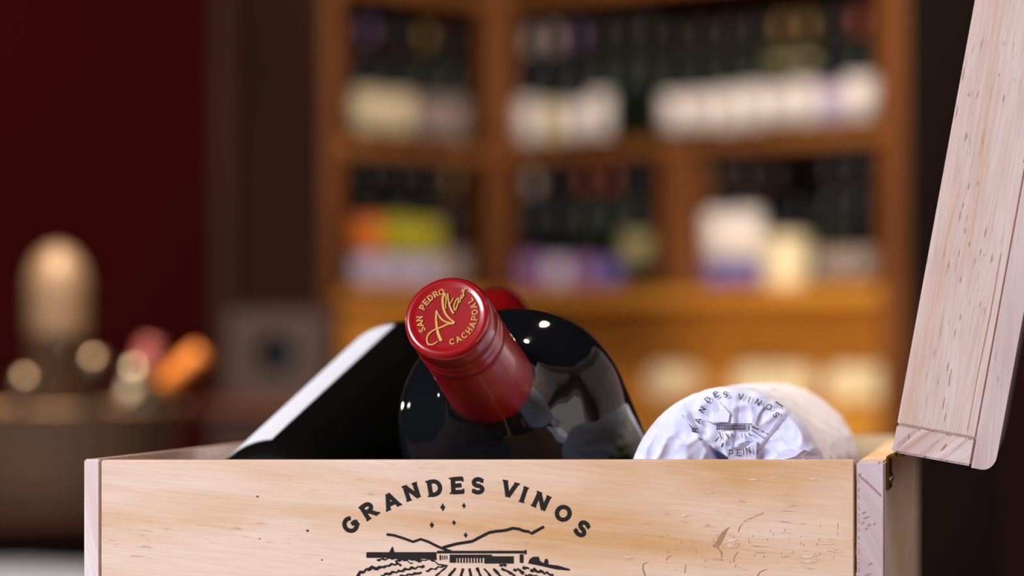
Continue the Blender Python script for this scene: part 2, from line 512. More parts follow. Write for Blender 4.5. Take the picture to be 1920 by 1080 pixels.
rect(198, 273, 745, 317)
rect(750, 262, 1448, 283); rect(1436, 256, 1450, 290)
rect(850, 292, 1180, 318); rect(1120, 305, 1350, 362); rect(850, 318, 900, 355)
for k in range(9):
    rect(910 + k * 23, 318, 921 + k * 23, 357)
rect(1398, 290, 1426, 357)
rect(770, 295, 782, 335); rect(792, 298, 798, 332); rect(808, 298, 814, 330); rect(824, 298, 830, 330)
em.fill(Z7([(362, 300), (402, 226), (415, 270), (430, 300), (425, 330), (375, 320)]))
em.fill(Z7([(1463, 362), (1475, 330), (1500, 310), (1545, 308), (1555, 340), (1585, 360), (1600, 322), (1618, 330), (1622, 368),
            (1700, 378), (1790, 405), (1786, 418), (1680, 408), (1560, 380)]))


def wiggle(pts, width, amp=7, step=16):
    P = []
    for i in range(len(pts) - 1):
        a, b = Vector(pts[i]), Vector(pts[i + 1]); n = max(2, int((b - a).length / step))
        for k in range(n):
            q = a.lerp(b, k / n); P.append((q.x, q.y + amp * math.sin(len(P) * 2.1) + random.uniform(-3, 3)))
    P.append(pts[-1])
    W = [width * U * random.uniform(.6, 1.35) for _ in P]
    em.stroke(Z7(P), W)


wiggle([(280, 335), (400, 322), (520, 318), (600, 340)], 15)
wiggle([(440, 330), (560, 322), (660, 312), (745, 330)], 26)
wiggle([(600, 345), (700, 330), (770, 372), (830, 380), (740, 462)], 13, 3)
wiggle([(360, 378), (440, 365), (470, 378)], 24)
wiggle([(430, 340), (440, 370)], 18)
wiggle([(480, 330), (560, 358)], 12)
wiggle([(120, 465), (150, 435), (240, 396), (300, 396), (355, 380)], 22)
wiggle([(310, 462), (400, 432), (500, 412), (650, 380)], 18)
wiggle([(430, 470), (540, 450), (630, 430)], 20)
wiggle([(665, 420), (740, 398), (800, 384)], 16)
for p in ([(895, 400), (835, 470)], [(955, 400), (935, 470)], [(1003, 398), (1018, 470)], [(1062, 394), (1096, 470)], [(1118, 400), (1175, 470)],
          [(1190, 400), (1255, 470)]):
    wiggle(p, 19, 2, 20)
wiggle([(1255, 402), (1310, 425), (1360, 462)], 22, 4)
wiggle([(1240, 372), (1290, 380)], 22)
wiggle([(1350, 405), (1400, 418), (1430, 440)], 22)
wiggle([(1420, 392), (1470, 402)], 24)
wiggle([(1480, 412), (1560, 425), (1660, 452)], 26)
wiggle([(1440, 450), (1540, 468)], 22)
em.build('printed_emblem', M['ink'], front, og)


# torn grain in the front board: a crescent gouge with pale fibres beside it, and smaller nicks
def Z3(pts):
    return [PX(1100 + x / 3.692, 860 + y / 3.692) for x, y in pts]


gk = Ink(lambda x, y, h: (x, -.00005 - .00003 * h, y))
TK_H = [0.0]
tk = Ink(lambda x, y, h: (x, -.00007 - TK_H[0] - .00004 * h, y))
gk.fill(Z3([(992, 472), (960, 490), (925, 525), (900, 570), (870, 608), (905, 622), (935, 580), (955, 540), (970, 505)]))
gk.stroke(Z3([(905, 615), (930, 640), (938, 680), (925, 690)]), [9 * U, 14 * U, 8 * U, 3 * U])
gk.stroke(Z3([(1050, 508), (1062, 470), (1085, 450)]), [9 * U, 7 * U, 4 * U])
gk.stroke(Z3([(1020, 715), (1022, 680), (1050, 645)]), [10 * U, 7 * U, 6 * U])
gk.stroke(Z3([(430, 715), (395, 728), (388, 760), (408, 815)]), [3 * U, 10 * U, 13 * U, 14 * U])
gk.stroke(Z3([(553, 705), (562, 685), (590, 670)]), [9 * U, 5 * U, 3 * U])
gk.stroke(Z3([(680, 790), (688, 735)]), [8 * U, 5 * U])
gk.stroke(Z3([(1185, 812), (1200, 785), (1250, 765)]), [12 * U, 10 * U, 5 * U])
for k in range(9):
    x = 1090 + k * 16
    gk.stroke(Z3([(x, 440 - k * 7), (x + 8, 425 - k * 7)]), [6 * U, 3 * U])
for k in range(46):
    x = random.uniform(560, 1820); y = random.uniform(560, 800) - (x - 560) * .08
    gk.stroke(Z3([(x, y), (x + random.uniform(-5, 8), y - random.uniform(8, 22))]), [random.uniform(3, 7) * U, 2 * U])
for x, y, wdt, hgt, num in ((1000, 588, 120, 60, 26), (1535, 692, 150, 66, 26), (1155, 150, 80, 14, 7), (1570, 140, 56, 12, 5), (680, 395, 80, 14, 6), (855, 240, 70, 12, 5),
                            (820, 460, 60, 16, 5), (1820, 550, 60, 30, 8), (1295, 130, 70, 10, 4), (300, 690, 120, 20, 5), (1670, 590, 130, 12, 5)):
    for k in range(num):
        TK_H[0] = random.uniform(0, .00006)
        yy = y + hgt * random.uniform(-.5, .5); l = wdt * random.uniform(.3, .8); xx = x - l / 2 + random.uniform(-.18, .18) * wdt
        tk.stroke(Z3([(xx, yy + l * .04), (xx + l * .5, yy), (xx + l, yy - l * .04)]), [2 * U, random.uniform(5, 10) * U, 2 * U])
tag(tk.build('torn_fibre', M['torn'], front, og), kind='stuff')
gk.build('gouge', M['gouge'], front, og)
for zx, zy in ((709, 771), (908, 902), (720, 935), (963, 1018)):
    pass
nk = Ink(on_front)
for px, py, r in ((577, 995, 2.4), (483, 931, 1.9), (487, 1010, 1.3), (604, 1050, 1.6)):
    nk.fill([PX(px + r * math.cos(k * PI / 4), py + r * .8 * math.sin(k * PI / 4)) for k in range(8)])
nk.build('pin_hole', M['ink'], front, og)

# battens inside the crate that carry the bottles
PBX, PBZ, PBR = .0762, -.0103, .0335
for y in (.10, .22):
    box('bottle_rest', (.052, y, CB + .0088), (XR - TR - .0005, y + .012, PBZ - PBR - .0006), M['pine_inside'], crate, og, .0004)

# the lid, standing open on the right: a shallow tray turned over its hinge
TH = math.radians(10.4)
lid = bpy.data.objects.new('lid', None); COL.objects.link(lid); lid.parent = crate
lid.location = Vector((.1322, 0, .0027)) - og
lid.rotation_euler = (0, TH, 0)
LW, LD = .0262, .0335
box('rim_board', (0, 0, .0092), (LW - .0002, .009, .2508), M['pine_lid'], lid, (0, 0, 0), .0005)
hb = box('rim_board', (0, 0, 0), (LW - .0002, DB, .0090), M['pine_lid_end'], lid, (0, 0, 0), .0006)
box('rim_board', (0, 0, .2510), (LW - .0002, DB, .26), M['pine_lid_end'], lid, (0, 0, 0), .0006)
box('rim_board', (0, DB - .009, .0092), (LW - .0002, DB, .2508), M['pine_lid'], lid, (0, 0, 0), .0005)
# top board with a rounded lower edge
prof = [(LW, .26), (LW, -.0004)] + [(LW + .0034 + .0042 * math.sin(a), .0046 - .0050 * math.cos(a)) for a in [k * PI / 16 for k in range(0, 9)]] + [(LD + .0008, .26)]
V = [(x, -.0004, z) for x, z in prof] + [(x, DB, z) for x, z in prof]
n = len(prof)
Fc = [tuple(range(n)), tuple(range(n, 2 * n))[::-1]] + [(i, (i + 1) % n, n + (i + 1) % n, n + i) for i in range(n)]
mesh('top_board', V, Fc, M['pine_lid_top'], lid)

# splinters and saw marks on the lid's front edge
sk = Ink(lambda x, y, h: (x, -.00004 - .00005 * h, y))
for k in range(24):
    x = .0008 + k * .00103 + random.uniform(-.0002, .0002)
    if x > LW - .001: break
    z = .0089 + random.uniform(-.0003, .0003)
    sk.stroke([(x, z), (x + random.uniform(.0003, .0008), z + random.uniform(-.0004, .0004))], [random.uniform(.0001, .00035), .0001])
for xs, z_, l_ in ((.0118, .058, .002), (.0125, .07, .0016), (.0098, .066, .0025), (.0105, .074, .0018), (.0132, .040, .003), (.0128, .029, .003),
                   (.0142, .024, .006), (.0140, .046, .002), (.0083, .082, .0018), (.0090, .088, .0022), (.0117, .09, .0014), (.0073, .062, .0014),
                   (.0150, .118, .0026), (.0121, .126, .0012), (.0137, .0165, .004), (.0150, .0125, .003), (.0170, .074, .003), (.0166, .068, .0022)):
    sk.stroke([(xs, z_), (xs - .0001, z_ + l_ * .5), (xs, z_ + l_)], [.00008, .00028, .00008])
sk.stroke([(.0228, .0108), (.0229, .03), (.0233, .05), (.0232, .07)], [.0001, .0002, .0004, .0001])
sk.stroke([(LW - .0012, .1), (LW - .0006, .112), (LW - .0011, .118), (LW - .0004, .13), (LW - .001, .15)], [.0002, .0006, .0004, .0008, .0002])
sk.build('splinter', M['gouge'], lid)
ek = Ink(lambda x, y, h: (x, -.00002 - .00003 * h, y))
for x, w_ in ((.0012, .0022), (.0105, .0016), (.0178, .0013)):     # growth rings in the end grain
    ek.stroke([(x - .001, .0005), (x + .002, .0044), (x + .0056, .0088)], [w_ * .8, w_ * .7, w_ * .5], .5)
ek.build('growth_ring', M['pine_lid_top'], lid)
dk = Ink(lambda x, y, h: (x, -.0001 - .00003 * h, y))
dk.fill([(.0153, .0030), (.0164, .0040), (.0171, .0058), (.0166, .0056), (.0158, .0042)])
dk.build('pitch_pocket', M['gouge'], lid)

# growth ring lines and holes on the right side board's end grain
rk = Ink(lambda x, y, h: (x, -.00026 - .00003 * h, y))
rk.stroke([PX(1611, 892), PX(1622, 901), PX(1640, 918), PX(1652, 930)], 4.5 / F)
for px, py, l in ((1620, 962, 7), (1625, 971, 12), (1618, 981, 6), (1630, 985, 8), (1640, 983, 5), (1625, 992, 5), (1632, 1058, 8), (1628, 1078, 12), (1612, 890, 6), (1649, 868, 4)):
    rk.stroke([PX(px - l / 2, py + 2), PX(px, py - 1), PX(px + l / 2, py - 2)], [1.5 / F, 4 / F, 1.5 / F])
for k in range(26):
    y = 890 + k * 7.5 + random.uniform(-3, 3)
    rk.stroke([PX(1609.5, y), PX(1610.5 + random.uniform(0, 2), y + random.uniform(2, 6))], [2.2 / F, .8 / F])
rk.build('growth_ring', M['ring'], sr, og)

# the hinge: knuckle, pin and a leaf on the side board
hg = bpy.data.objects.new('hinge', None); COL.objects.link(hg); hg.parent = crate
hx, hz = (1684 - 909) / F, (863 - 853) / F
hg.location = Vector((hx, .004, hz)) - og


def tube_y(name, r, y0, y1, mat, parent, r_in=0.0, n=20):
    V, Fc = [], []
    rings = [(r, y0), (r, y1)] if not r_in else [(r_in, y0), (r, y0), (r, y1), (r_in, y1)]
    for rr, y in rings:
        for k in range(n):
            V.append((rr * math.cos(2 * PI * k / n), y, rr * math.sin(2 * PI * k / n)))
    m = len(rings)
    for i in range(m - 1):
        for k in range(n):
            Fc.append((i * n + k, i * n + (k + 1) % n, (i + 1) * n + (k + 1) % n, (i + 1) * n + k))
    if not r_in:
        Fc.append(tuple(range(n))); Fc.append(tuple(range(n, 2 * n)))
    o = mesh(name, V, Fc, mat, parent)
    return o


tube_y('knuckle', .00155, 0, .026, M['brass'], hg, .0010)
tube_y('hinge_pin', .0009, .0006, .0265, M['brass'], hg)
box('hinge_leaf', (-.0040, .0002, -.0118), (-.0031, .026, -.0006), M['brass'], hg, (0, 0, 0), .0002)
box('hinge_leaf', (-.0034, .0002, -.0012), (-.0009, .026, -.0004), M['brass'], hg, (0, 0, 0), .0002)
for y in (.004, .02):
    sc = lathe('screw', [(.0, .0), (.0016, .0), (.0013, .0006), (.0006, .0010), (0.0001, .0011)], M['steel'], hg, 12, close=False)
    sc.location = (-.0032, y, -.0082); sc.rotation_euler = (0, PI / 2, 0)


# ------------------------------------------------------------------ bottles in the crate
def orient(root, base, up):
    root.location = base
    root.rotation_mode = 'QUATERNION'
    root.rotation_quaternion = Vector(up).normalized().to_track_quat('Z', 'Y')


# middle bottle: neck towards the camera, raised over the front board
tip = Vector((-.0122, 0.0, .0467))
dirn = Vector((.070, .93, -.362)).normalized()
LEN = .295
mid = thing('wine_bottle', 'dark wine bottle with a red capsule pointing out over the front of the crate', 'bottle')
orient(mid, tip + dirn * LEN, -dirn)
glass_prof = [(.0001, .012), (.012, .008), (.024, .0025), (.031, .0), (.0330, .0012), (.0344, .006), (.0348, .014), (.0378, .10), (.0408, LEN - .103)]
sh = smooth_prof([(.0408, LEN - .103), (.0407, LEN - .0965), (.0396, LEN - .090), (.0362, LEN - .0842), (.0304, LEN - .0790), (.0242, LEN - .0745), (.0190, LEN - .0700), (.0163, LEN - .0655),
                  (.0147, LEN - .060), (.0138, LEN - .054), (.0132, LEN - .04)], 6)
lathe('bottle_glass', glass_prof + sh[1:] + [(.0128, LEN - .002)], M['glass'], mid, 96)
cp = [(.0151, LEN - .0600), (.01525, LEN - .0597), (.01505, LEN - .050), (.0147, LEN - .035), (.0144, LEN - .022), (.01435, LEN - .0185), (.0146, LEN - .0178), (.0146, LEN - .0158),
      (.01425, LEN - .0150), (.01425, LEN - .0142), (.0145, LEN - .0134), (.0145, LEN - .0118), (.0142, LEN - .0110), (.0142, LEN - .0102), (.01445, LEN - .0094), (.01445, LEN - .0030),
      (.01425, LEN - .0017), (.0137, LEN - .0007), (.0129, LEN - .0002), (.0119, LEN - .00025), (.0112, LEN - .00055), (.0105, LEN - .0006), (.0001, LEN - .0006)]
capsule = lathe('capsule', cp, M['red_capsule'], mid, 96)
# cap lettering, laid out on the disc: drawing x to the right, y up as seen from the camera
q = mid.rotation_quaternion
ex = q.inverted() @ Vector((1, 0, 0)); ex.z = 0; ex.normalize()
ey = Vector((-ex.y, ex.x, 0))
if (q @ ey).z < 0: ey = -ey
RC = .0144


def on_cap(x, y, h):
    v = ex * (x * RC) + ey * (y * RC); return (v.x, v.y, LEN - .0006 + .00032 * h)


cl = Ink(on_cap)


def ring_text(txt, a0, a1, r, size, inward):
    gaps = [c for c in txt]
    n = len(gaps)
    for i, c in enumerate(gaps):
        if c == ' ': continue
        a = math.radians(a0 + (a1 - a0) * i / (n - 1))
        rot = a - PI / 2 if not inward else a + PI / 2
        cl.glyph(c, r * math.cos(a), r * math.sin(a), rot, size, .24, True, .92)


ring_text('SAN PEDRO', 209, 106, .63, .145, False)
ring_text('CACHAPOAL', -76, 36, .63, .145, True)
cl.build('embossed_lettering', M['gold'], capsule)
sc_ = Ink(lambda x, y, h: on_cap(x, y, 1.25 * h))
Z5 = lambda pts: [((x - 617) / 497, -(y - 528) / 462) for x, y in pts]


def script(pts, w0, w1=None):
    P = smooth_prof(Z5(pts), 5)
    n = len(P)
    w1 = w0 if w1 is None else w1
    sc_.stroke(P, [w0 + (w1 - w0) * i / (n - 1) for i in range(n)])


script([(490, 455), (492, 540), (508, 640), (532, 720), (572, 800)], .05, .085)
script([(490, 455), (520, 510), (570, 565), (640, 598), (705, 602)], .035, .06)
script([(705, 606), (640, 612), (560, 645), (480, 675), (425, 715), (405, 765), (420, 825), (470, 838), (530, 805)], .06, .04)
script([(572, 262), (552, 310), (556, 380), (578, 455), (610, 512), (660, 562), (708, 598)], .07, .05)
script([(572, 262), (592, 330), (590, 400), (600, 440)], .04, .035)
script([(604, 268), (614, 330), (634, 400), (660, 450), (690, 497)], .05, .05)
script([(628, 400), (660, 350), (672, 318)], .035, .03)
script([(728, 322), (702, 352), (688, 405), (694, 450), (708, 452), (722, 410), (736, 330)], .042, .04)
script([(737, 322), (734, 365), (746, 372), (756, 330), (760, 286)], .04, .032)
script([(759, 290), (762, 322), (774, 322), (782, 280)], .038, .03)
script([(770, 222), (780, 262), (792, 306)], .045, .04)
script([(782, 268), (792, 232), (806, 218), (822, 224)], .038, .032)
script([(752, 254), (758, 244)], .035, .03)
sc_.build('embossed_script', M['gold'], capsule)

# left bottle: base low in the front left corner, neck pointing back to the right
S0 = at(751, 787, 1.197)
E0 = at(540, 998, 1.112)
u = (S0 - E0).normalized()
BODY = .118
RL = .0338
lb = thing('wine_bottle', 'dark wine bottle with a white paper label leaning from the left side of the crate', 'bottle')
orient(lb, S0 - u * .102, u)
gp = [(.0001, .008), (.012, .006), (.024, .0015), (.029, .0), (.0325, .0012), (.0344, .005), (RL, .012), (RL, BODY - .002)]
sp = smooth_prof([(RL, BODY - .002), (.0330, BODY + .004), (.0300, BODY + .010), (.0245, BODY + .017), (.0190, BODY + .023), (.0156, BODY + .029), (.0138, BODY + .036), (.0128, BODY + .060)], 5)
lathe('bottle_glass', gp + sp[1:] + [(.0125, BODY + .085)], M['glass_left'], lb, 64)
lathe('capsule', [(.0137, BODY + .036), (.0139, BODY + .037), (.0136, BODY + .074), (.0138, BODY + .078), (.0138, BODY + .0845), (.0128, BODY + .0858), (.0001, BODY + .0860)], M['red_capsule'], lb, 48)
# label: from a line 41 degrees in front of the outline, round over the far side
qi = lb.rotation_quaternion.inverted()
view = (S0 - u * .05 - CAM).normalized()
side = view.cross(u).normalized()
if side.z < 0: side = -side                       # outline direction, upper left
toward = (-view - u * (-view).dot(u)).normalized()
ls, lt = qi @ side, qi @ toward
a_s = math.atan2(ls.y, ls.x); a_t = math.atan2(lt.y, lt.x)
dlt = (a_t - a_s + PI) % (2 * PI) - PI
sg = 1 if dlt > 0 else -1
a_start = a_s + sg * math.radians(36); a_end = a_s - sg * math.radians(85)
n = 40
V = []; Fc = []
zs = (.0125, BODY - .001)
for rr in (RL + .00005, RL + .0003):
    for z in zs:
        for k in range(n + 1):
            a = a_start + (a_end - a_start) * k / n
            V.append((rr * math.cos(a), rr * math.sin(a), z))
c = n + 1
for k in range(n):
    Fc += [(k, k + 1, c + k + 1, c + k), (2 * c + k, 2 * c + k + 1, 3 * c + k + 1, 3 * c + k), (k, k + 1, 2 * c + k + 1, 2 * c + k), (c + k, c + k + 1, 3 * c + k + 1, 3 * c + k)]
Fc += [(0, c, 3 * c, 2 * c), (n, c + n, 3 * c + n, 2 * c + n)]
mesh('paper_label', V, Fc, M['label_white'], lb, smooth=False)

# right bottle: wrapped in printed tissue paper, base towards the camera
PY = .028
wb = thing('wrapped_bottle', 'bottle wrapped in white printed tissue paper lying at the right of the crate', 'bottle', (PBX, PY + .14, PBZ - PBR))
wo = wb.location


def crease(x, z, y):
    """Height of the paper's folds."""
    p = Vector((x * 60, z * 60, y * 22))
    a = noise.noise(p + Vector((3.1, 1.7, 0)))
    b = 1 - abs(noise.noise(p * 2.0 + Vector((9, 4, 2)))) * 2
    c_ = abs(noise.noise(p * 3.7 + Vector((1, 8, 5))))
    return .0009 * a + .0007 * max(b, 0) ** 2 - .0005 * c_


FOLDS = [(math.radians(a), wdt, amp) for a, wdt, amp in ((205, .10, 1.0), (160, .07, .8), (118, .06, 1.0), (84, .05, .7), (52, .06, 1.0), (24, .08, .9), (-12, .06, .7), (-60, .08, .9), (-110, .07, .8), (250, .09, .8))]


def end_y(x, z):
    """Front surface of the folded paper end, as an offset in y for a point on the base disc."""
    r = math.hypot(x, z); a = math.atan2(z, x); rn = min(r / PBR, 1)
    h = 0
    for fa, wd, amp in FOLDS:
        d = (a - fa + PI) % (2 * PI) - PI
        k = .12 + .9 * wd / max(rn, .25)
        if 0 <= d < k * 2.4:                      # a pleat: a step that fades out
            h += amp * .0019 * (1 - d / (k * 2.4)) * min(1, rn * 1.6) * (1 - .5 * rn)
    q0, q1 = POCKET
    dx, dz = q1[0] - q0[0], q1[1] - q0[1]; ln = math.hypot(dx, dz)
    tt = ((x - q0[0]) * dx + (z - q0[1]) * dz) / ln ** 2
    dd = ((x - q0[0]) * dz - (z - q0[1]) * dx) / ln * -1
    dd = -dd
    if 0 < tt < .95 and 0 < dd < .0050 * tt + .0004:
        h -= .013 * min(1, tt * 2.5)
    punt = .004 * max(0, 1 - (r / (.5 * PBR)) ** 2)
    heel = 0.0
    e = rn - .80
    if e > 0: heel = .0070 * (1 - math.sqrt(max(0, 1 - (e / .2) ** 2)))
    return -(h + crease(x, z, 0) * 2.0) + punt + heel


def WPX(zx, zy):
    """Drawing coordinates of the paper end (metres from the disc's centre)."""
    p = at(1160 + zx / 3.84, 700 + zy / 3.84, 1 + PY)
    return (p.x - PBX, p.z - PBZ)


POCKET = (WPX(655, 520), WPX(800, 625))
V = []; Fc = []
nA = 240
rs = [0.02 + .98 * (1 - (1 - k / 60) ** 1.35) for k in range(61)]
for rr in rs:
    for k in range(nA):
        a = 2 * PI * k / nA
        x, z = rr * PBR * math.cos(a), rr * PBR * math.sin(a)
        V.append((PBX + x, PY + end_y(x, z), PBZ + z))
bodyp = [(PBR, .0075 + .004 * k) for k in range(48)] + [(PBR * f, .196 + s_) for f, s_ in ((.97, .006), (.88, .014), (.72, .024), (.56, .034), (.48, .046), (.46, .06), (.45, .078), (.30, .08))]
for r0, dy in bodyp[1:]:
    for k in range(nA):
        a = 2 * PI * k / nA
        x, z = r0 * math.cos(a), r0 * math.sin(a)
        c_ = crease(x, z, dy) * min(1, dy / .02) * .9
        c_ += .0007 * max(0, noise.noise(Vector((a * 2.2, dy * 30, 3))))
        rr = r0 + c_
        V.append((PBX + rr * math.cos(a), PY + dy, PBZ + rr * math.sin(a)))
R_ = len(rs) + len(bodyp) - 1
for i in range(R_ - 1):
    for k in range(nA):
        k2 = (k + 1) % nA
        Fc.append((i * nA + k, i * nA + k2, (i + 1) * nA + k2, (i + 1) * nA + k))
Fc.append(tuple(range(nA))); Fc.append(tuple((R_ - 1) * nA + k for k in range(nA)))
wrap = mesh('paper_wrap', V, Fc, M['paper'], wb, smooth=True, origin=wo)


def on_paper(x, z, h):
    return (PBX + x, PY + end_y(x, z) - .0011 - .0001 * h, PBZ + z)


wl = Ink(on_paper)
UW = 1 / 3.84 / F
for ch, zx, zy in zip('RANDESVINOS', (557, 573, 605, 643, 697, 770, 880, 942, 1005, 1083, 1137), (408, 340, 262, 190, 152, 152, 168, 190, 207, 242, 298)):
    x, z = WPX(zx, zy)
    a = math.atan2(zx - 865, 440 - zy)
    wl.glyph(ch, x, z, -a, 46 * UW, .16, False)
wl.build('printed_lettering', M['paper_ink'], wrap, wo)
we = Ink(on_paper)
for x0, y0, x1, y1 in ((690, 360, 968, 367), (706, 370, 920, 377), (706, 398, 920, 405), (940, 372, 948, 408)):
    n = max(1, int((x1 - x0) / 30))
    for k in range(n):
        a0, a1 = x0 + (x1 - x0) * k / n, x0 + (x1 - x0) * (k + 1) / n
        we.fill([WPX(a0, y0), WPX(a1, y0), WPX(a1, y1), WPX(a0, y1)])
for k in range(15):
    x0 = 712 + k * 14
    we.fill([WPX(x0, 377), WPX(x0 + 8, 377), WPX(x0 + 8, 399), WPX(x0, 399)])
for a, b, wd in (((728, 420), (745, 470), 8), ((775, 430), (802, 470), 8), ((815, 430), (832, 458), 7), ((890, 435), (898, 465), 5), ((912, 432), (930, 468), 5), ((940, 428), (962, 450), 8),
                 ((965, 380), (1000, 400), 10), ((1000, 395), (1012, 405), 9), ((1035, 415), (1050, 425), 8), ((1065, 430), (1085, 438), 5), ((960, 405), (1055, 468), 5),
                 ((700, 490), (728, 455), 9), ((745, 530), (758, 500), 12), ((580, 460), (605, 480), 6), ((690, 365), (640, 340), 4),
                 ((1125, 205), (1180, 240), 9), ((860, 515), (905, 500), 4), ((915, 497), (950, 488), 4)):
    A_, B_ = Vector(a), Vector(b)
    we.stroke([WPX(*A_.lerp(B_, t_)) for t_ in (0, .33, .66, 1)], wd * UW)
we.build('printed_emblem', M['paper_ink'], wrap, wo)


# loose folded flaps of the paper end
def flap(pts, lift, name='paper_flap'):
    V = []; Fc = []
    P = [WPX(*p) for p in pts]
    n = len(P)
    cx = sum(p[0] for p in P) / n; cz = sum(p[1] for p in P) / n
    ring = []
    for p in P + [(cx, cz)]:
        V.append((PBX + p[0], PY + end_y(*p) - .0005 - lift, PBZ + p[1]))
    for p in P + [(cx, cz)]:
        V.append((PBX + p[0], PY + end_y(*p) - .0002 - lift * .6, PBZ + p[1]))
    for i in range(n):
        j = (i + 1) % n
        Fc += [(i, j, n), (n + 1 + j, n + 1 + i, 2 * n + 1), (i, n + 1 + i, n + 1 + j, j)]
    return mesh(name, V, Fc, M['paper'], wrap, origin=wo)


flap([(770, 540), (800, 545), (880, 520), (985, 480), (1000, 500), (990, 640), (800, 640)], .0012)
flap([(655, 205), (715, 200), (760, 235), (805, 290), (795, 350), (700, 350), (690, 290)], .0003)
flap([(995, 205), (1045, 240), (1005, 300), (985, 370), (965, 340)], .0005)
flap([(1120, 610), (1190, 560), (1340, 545), (1440, 590), (1450, 630), (1120, 640)], .0010)
flap([(455, 290), (520, 380), (540, 420), (490, 395), (450, 330)], .0004)
wp = Ink(lambda x, z, h: (PBX + x, PY + end_y(x, z) - .0027 - .0001 * h, PBZ + z))
for ch, zx, zy, rot in (('P', 812, 575, -.1), ('E', 868, 570, 0), ('I', 905, 567, .05), ('N', 938, 553, .2)):
    x, z = WPX(zx, zy); wp.glyph(ch, x, z, rot, 50 * UW, .13, False, .85)
x, z = WPX(792, 507); wl2 = Ink(on_paper); wl2.glyph('O', x, z, .2, 30 * UW, .14, False)
wl2.build('printed_letter', M['paper_ink'], wrap, wo)
wp.build('printed_lettering', M['paper_ink'], wrap, wo)

# ------------------------------------------------------------------ corner bookcase
BK_BOT = FLOOR_Z
Zc = lambda py: CAM.z + (675 - py) * 7.2 / F       # height on the bookcase's front corner
LR, LLf = 1.25, .50
SH0, SH1, SH2, SH3 = Zc(-12), Zc(278), Zc(548), Zc(752)
SHELVES = [SH0, SH1, SH2, SH3, Zc(985)]
bk = thing('corner_bookcase', 'brown wooden corner bookcase with rows of wine bottles on its shelves', 'bookcase', (CF.x, CF.y, FLOOR_Z))
og = bk.location
TK = .036
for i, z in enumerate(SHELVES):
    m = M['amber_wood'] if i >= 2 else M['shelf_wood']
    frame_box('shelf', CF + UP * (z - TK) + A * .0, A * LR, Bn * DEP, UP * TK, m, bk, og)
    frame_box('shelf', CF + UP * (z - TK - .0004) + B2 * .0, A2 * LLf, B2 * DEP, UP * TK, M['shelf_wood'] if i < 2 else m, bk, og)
HT = CEIL_Z - FLOOR_Z - .3
zf = Vector((0, 0, FLOOR_Z))


def post(P, along, into, wd, z0_, z1_, dep=DEP + .004):
    return frame_box('post', P - into * .006 + UP * z0_, along * wd, into * dep, UP * (z1_ - z0_), M['post_wood'], bk, og)


TOP = FLOOR_Z + HT
pc = CF - (Bn + B2) * .012
frame_box('post', CF - A * .03 - Bn * .03 + UP * FLOOR_Z, A * .06, Bn * .06, UP * (TOP - FLOOR_Z), M['post_wood'], bk, og)                       # corner post
post(CF + A * (LR - .068), A, Bn, .07, FLOOR_Z, TOP)
frame_box('end_panel', CF + A2 * (LLf + .0075) - B2 * .008 + zf, A2 * .014, B2 * (DEP - .012), UP * (TOP - FLOOR_Z), M['stile_wood'], bk, og, .002)
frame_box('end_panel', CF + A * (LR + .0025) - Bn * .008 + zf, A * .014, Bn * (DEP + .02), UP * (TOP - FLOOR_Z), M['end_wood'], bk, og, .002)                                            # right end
post(CF + A2 * (LLf - .04), A2, B2, .045, FLOOR_Z, TOP)                                        # left end


tm = t_at(1242)
post(CF + A * tm, A, Bn, t_at(1292) - tm, SH2, SH1 - TK)
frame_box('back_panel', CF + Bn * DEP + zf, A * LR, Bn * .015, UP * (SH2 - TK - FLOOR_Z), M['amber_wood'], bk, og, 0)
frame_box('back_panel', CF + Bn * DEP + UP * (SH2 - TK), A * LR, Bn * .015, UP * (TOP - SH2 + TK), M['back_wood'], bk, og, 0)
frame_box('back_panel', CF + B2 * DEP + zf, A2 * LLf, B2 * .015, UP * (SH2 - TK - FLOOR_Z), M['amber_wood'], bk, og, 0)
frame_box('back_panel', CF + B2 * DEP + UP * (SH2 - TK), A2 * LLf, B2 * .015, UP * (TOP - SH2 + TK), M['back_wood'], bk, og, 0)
# cupboard front below the second shelf
d0 = frame_box('cupboard_door', CF + Bn * .20 + UP * (SH3 + .0), A * LR, Bn * .012, UP * (SH2 - TK - SH3), M['amber_wood'], bk, og, .002)
frame_box('cupboard_door', CF + B2 * .04 + UP * (SH3 + .0), A2 * LLf, B2 * .012, UP * (SH2 - TK - SH3), M['amber_wood'], bk, og, .002)
for k in range(2):
    frame_box('cupboard_door', CF + Bn * .01 + UP * (Zc(985) + .001) + A * (.04 + k * (LR / 2 - .03)), A * (LR / 2 - .06), Bn * .014, UP * (SH3 - TK - Zc(985) - .002), M['amber_wood'], bk, og, .002)

# bottles of the bookcase: one mesh set for each kind, copied with its parts
BH = .30
bprof = [(.001, 0), (.034, 0), (.0375, .004), (.0375, .185), (.036, .2), (.028, .215), (.018, .228), (.0145, .245), (.014, .296), (.012, .3), (.001, .3)]
_cache = {}


def part_mesh(kind, mat, args=()):
    key = (kind, mat, args)
    if key not in _cache:
        if kind == 'glass': V, Fc = lathe_data(bprof, 20)
        elif kind == 'label':
            z0_, z1_ = args; V, Fc = lathe_data([(.0376, z0_), (.0380, z0_), (.0380, z1_), (.0376, z1_)], 20, close=False)
        else:
            V, Fc = lathe_data([(.0148, .238), (.0150, .24), (.0147, .298), (.0135, .3012), (.001, .3014)], 16)
        me = bpy.data.meshes.new(kind); me.from_pydata(V, [], Fc); me.validate(); me.materials.append(M[mat])
        bm = bmesh.new(); bm.from_mesh(me); bmesh.ops.recalc_face_normals(bm, faces=bm.faces); bm.to_mesh(me); bm.free()
        for p in me.polygons: p.use_smooth = len(p.vertices) == 4
        _cache[key] = me
    return _cache[key]


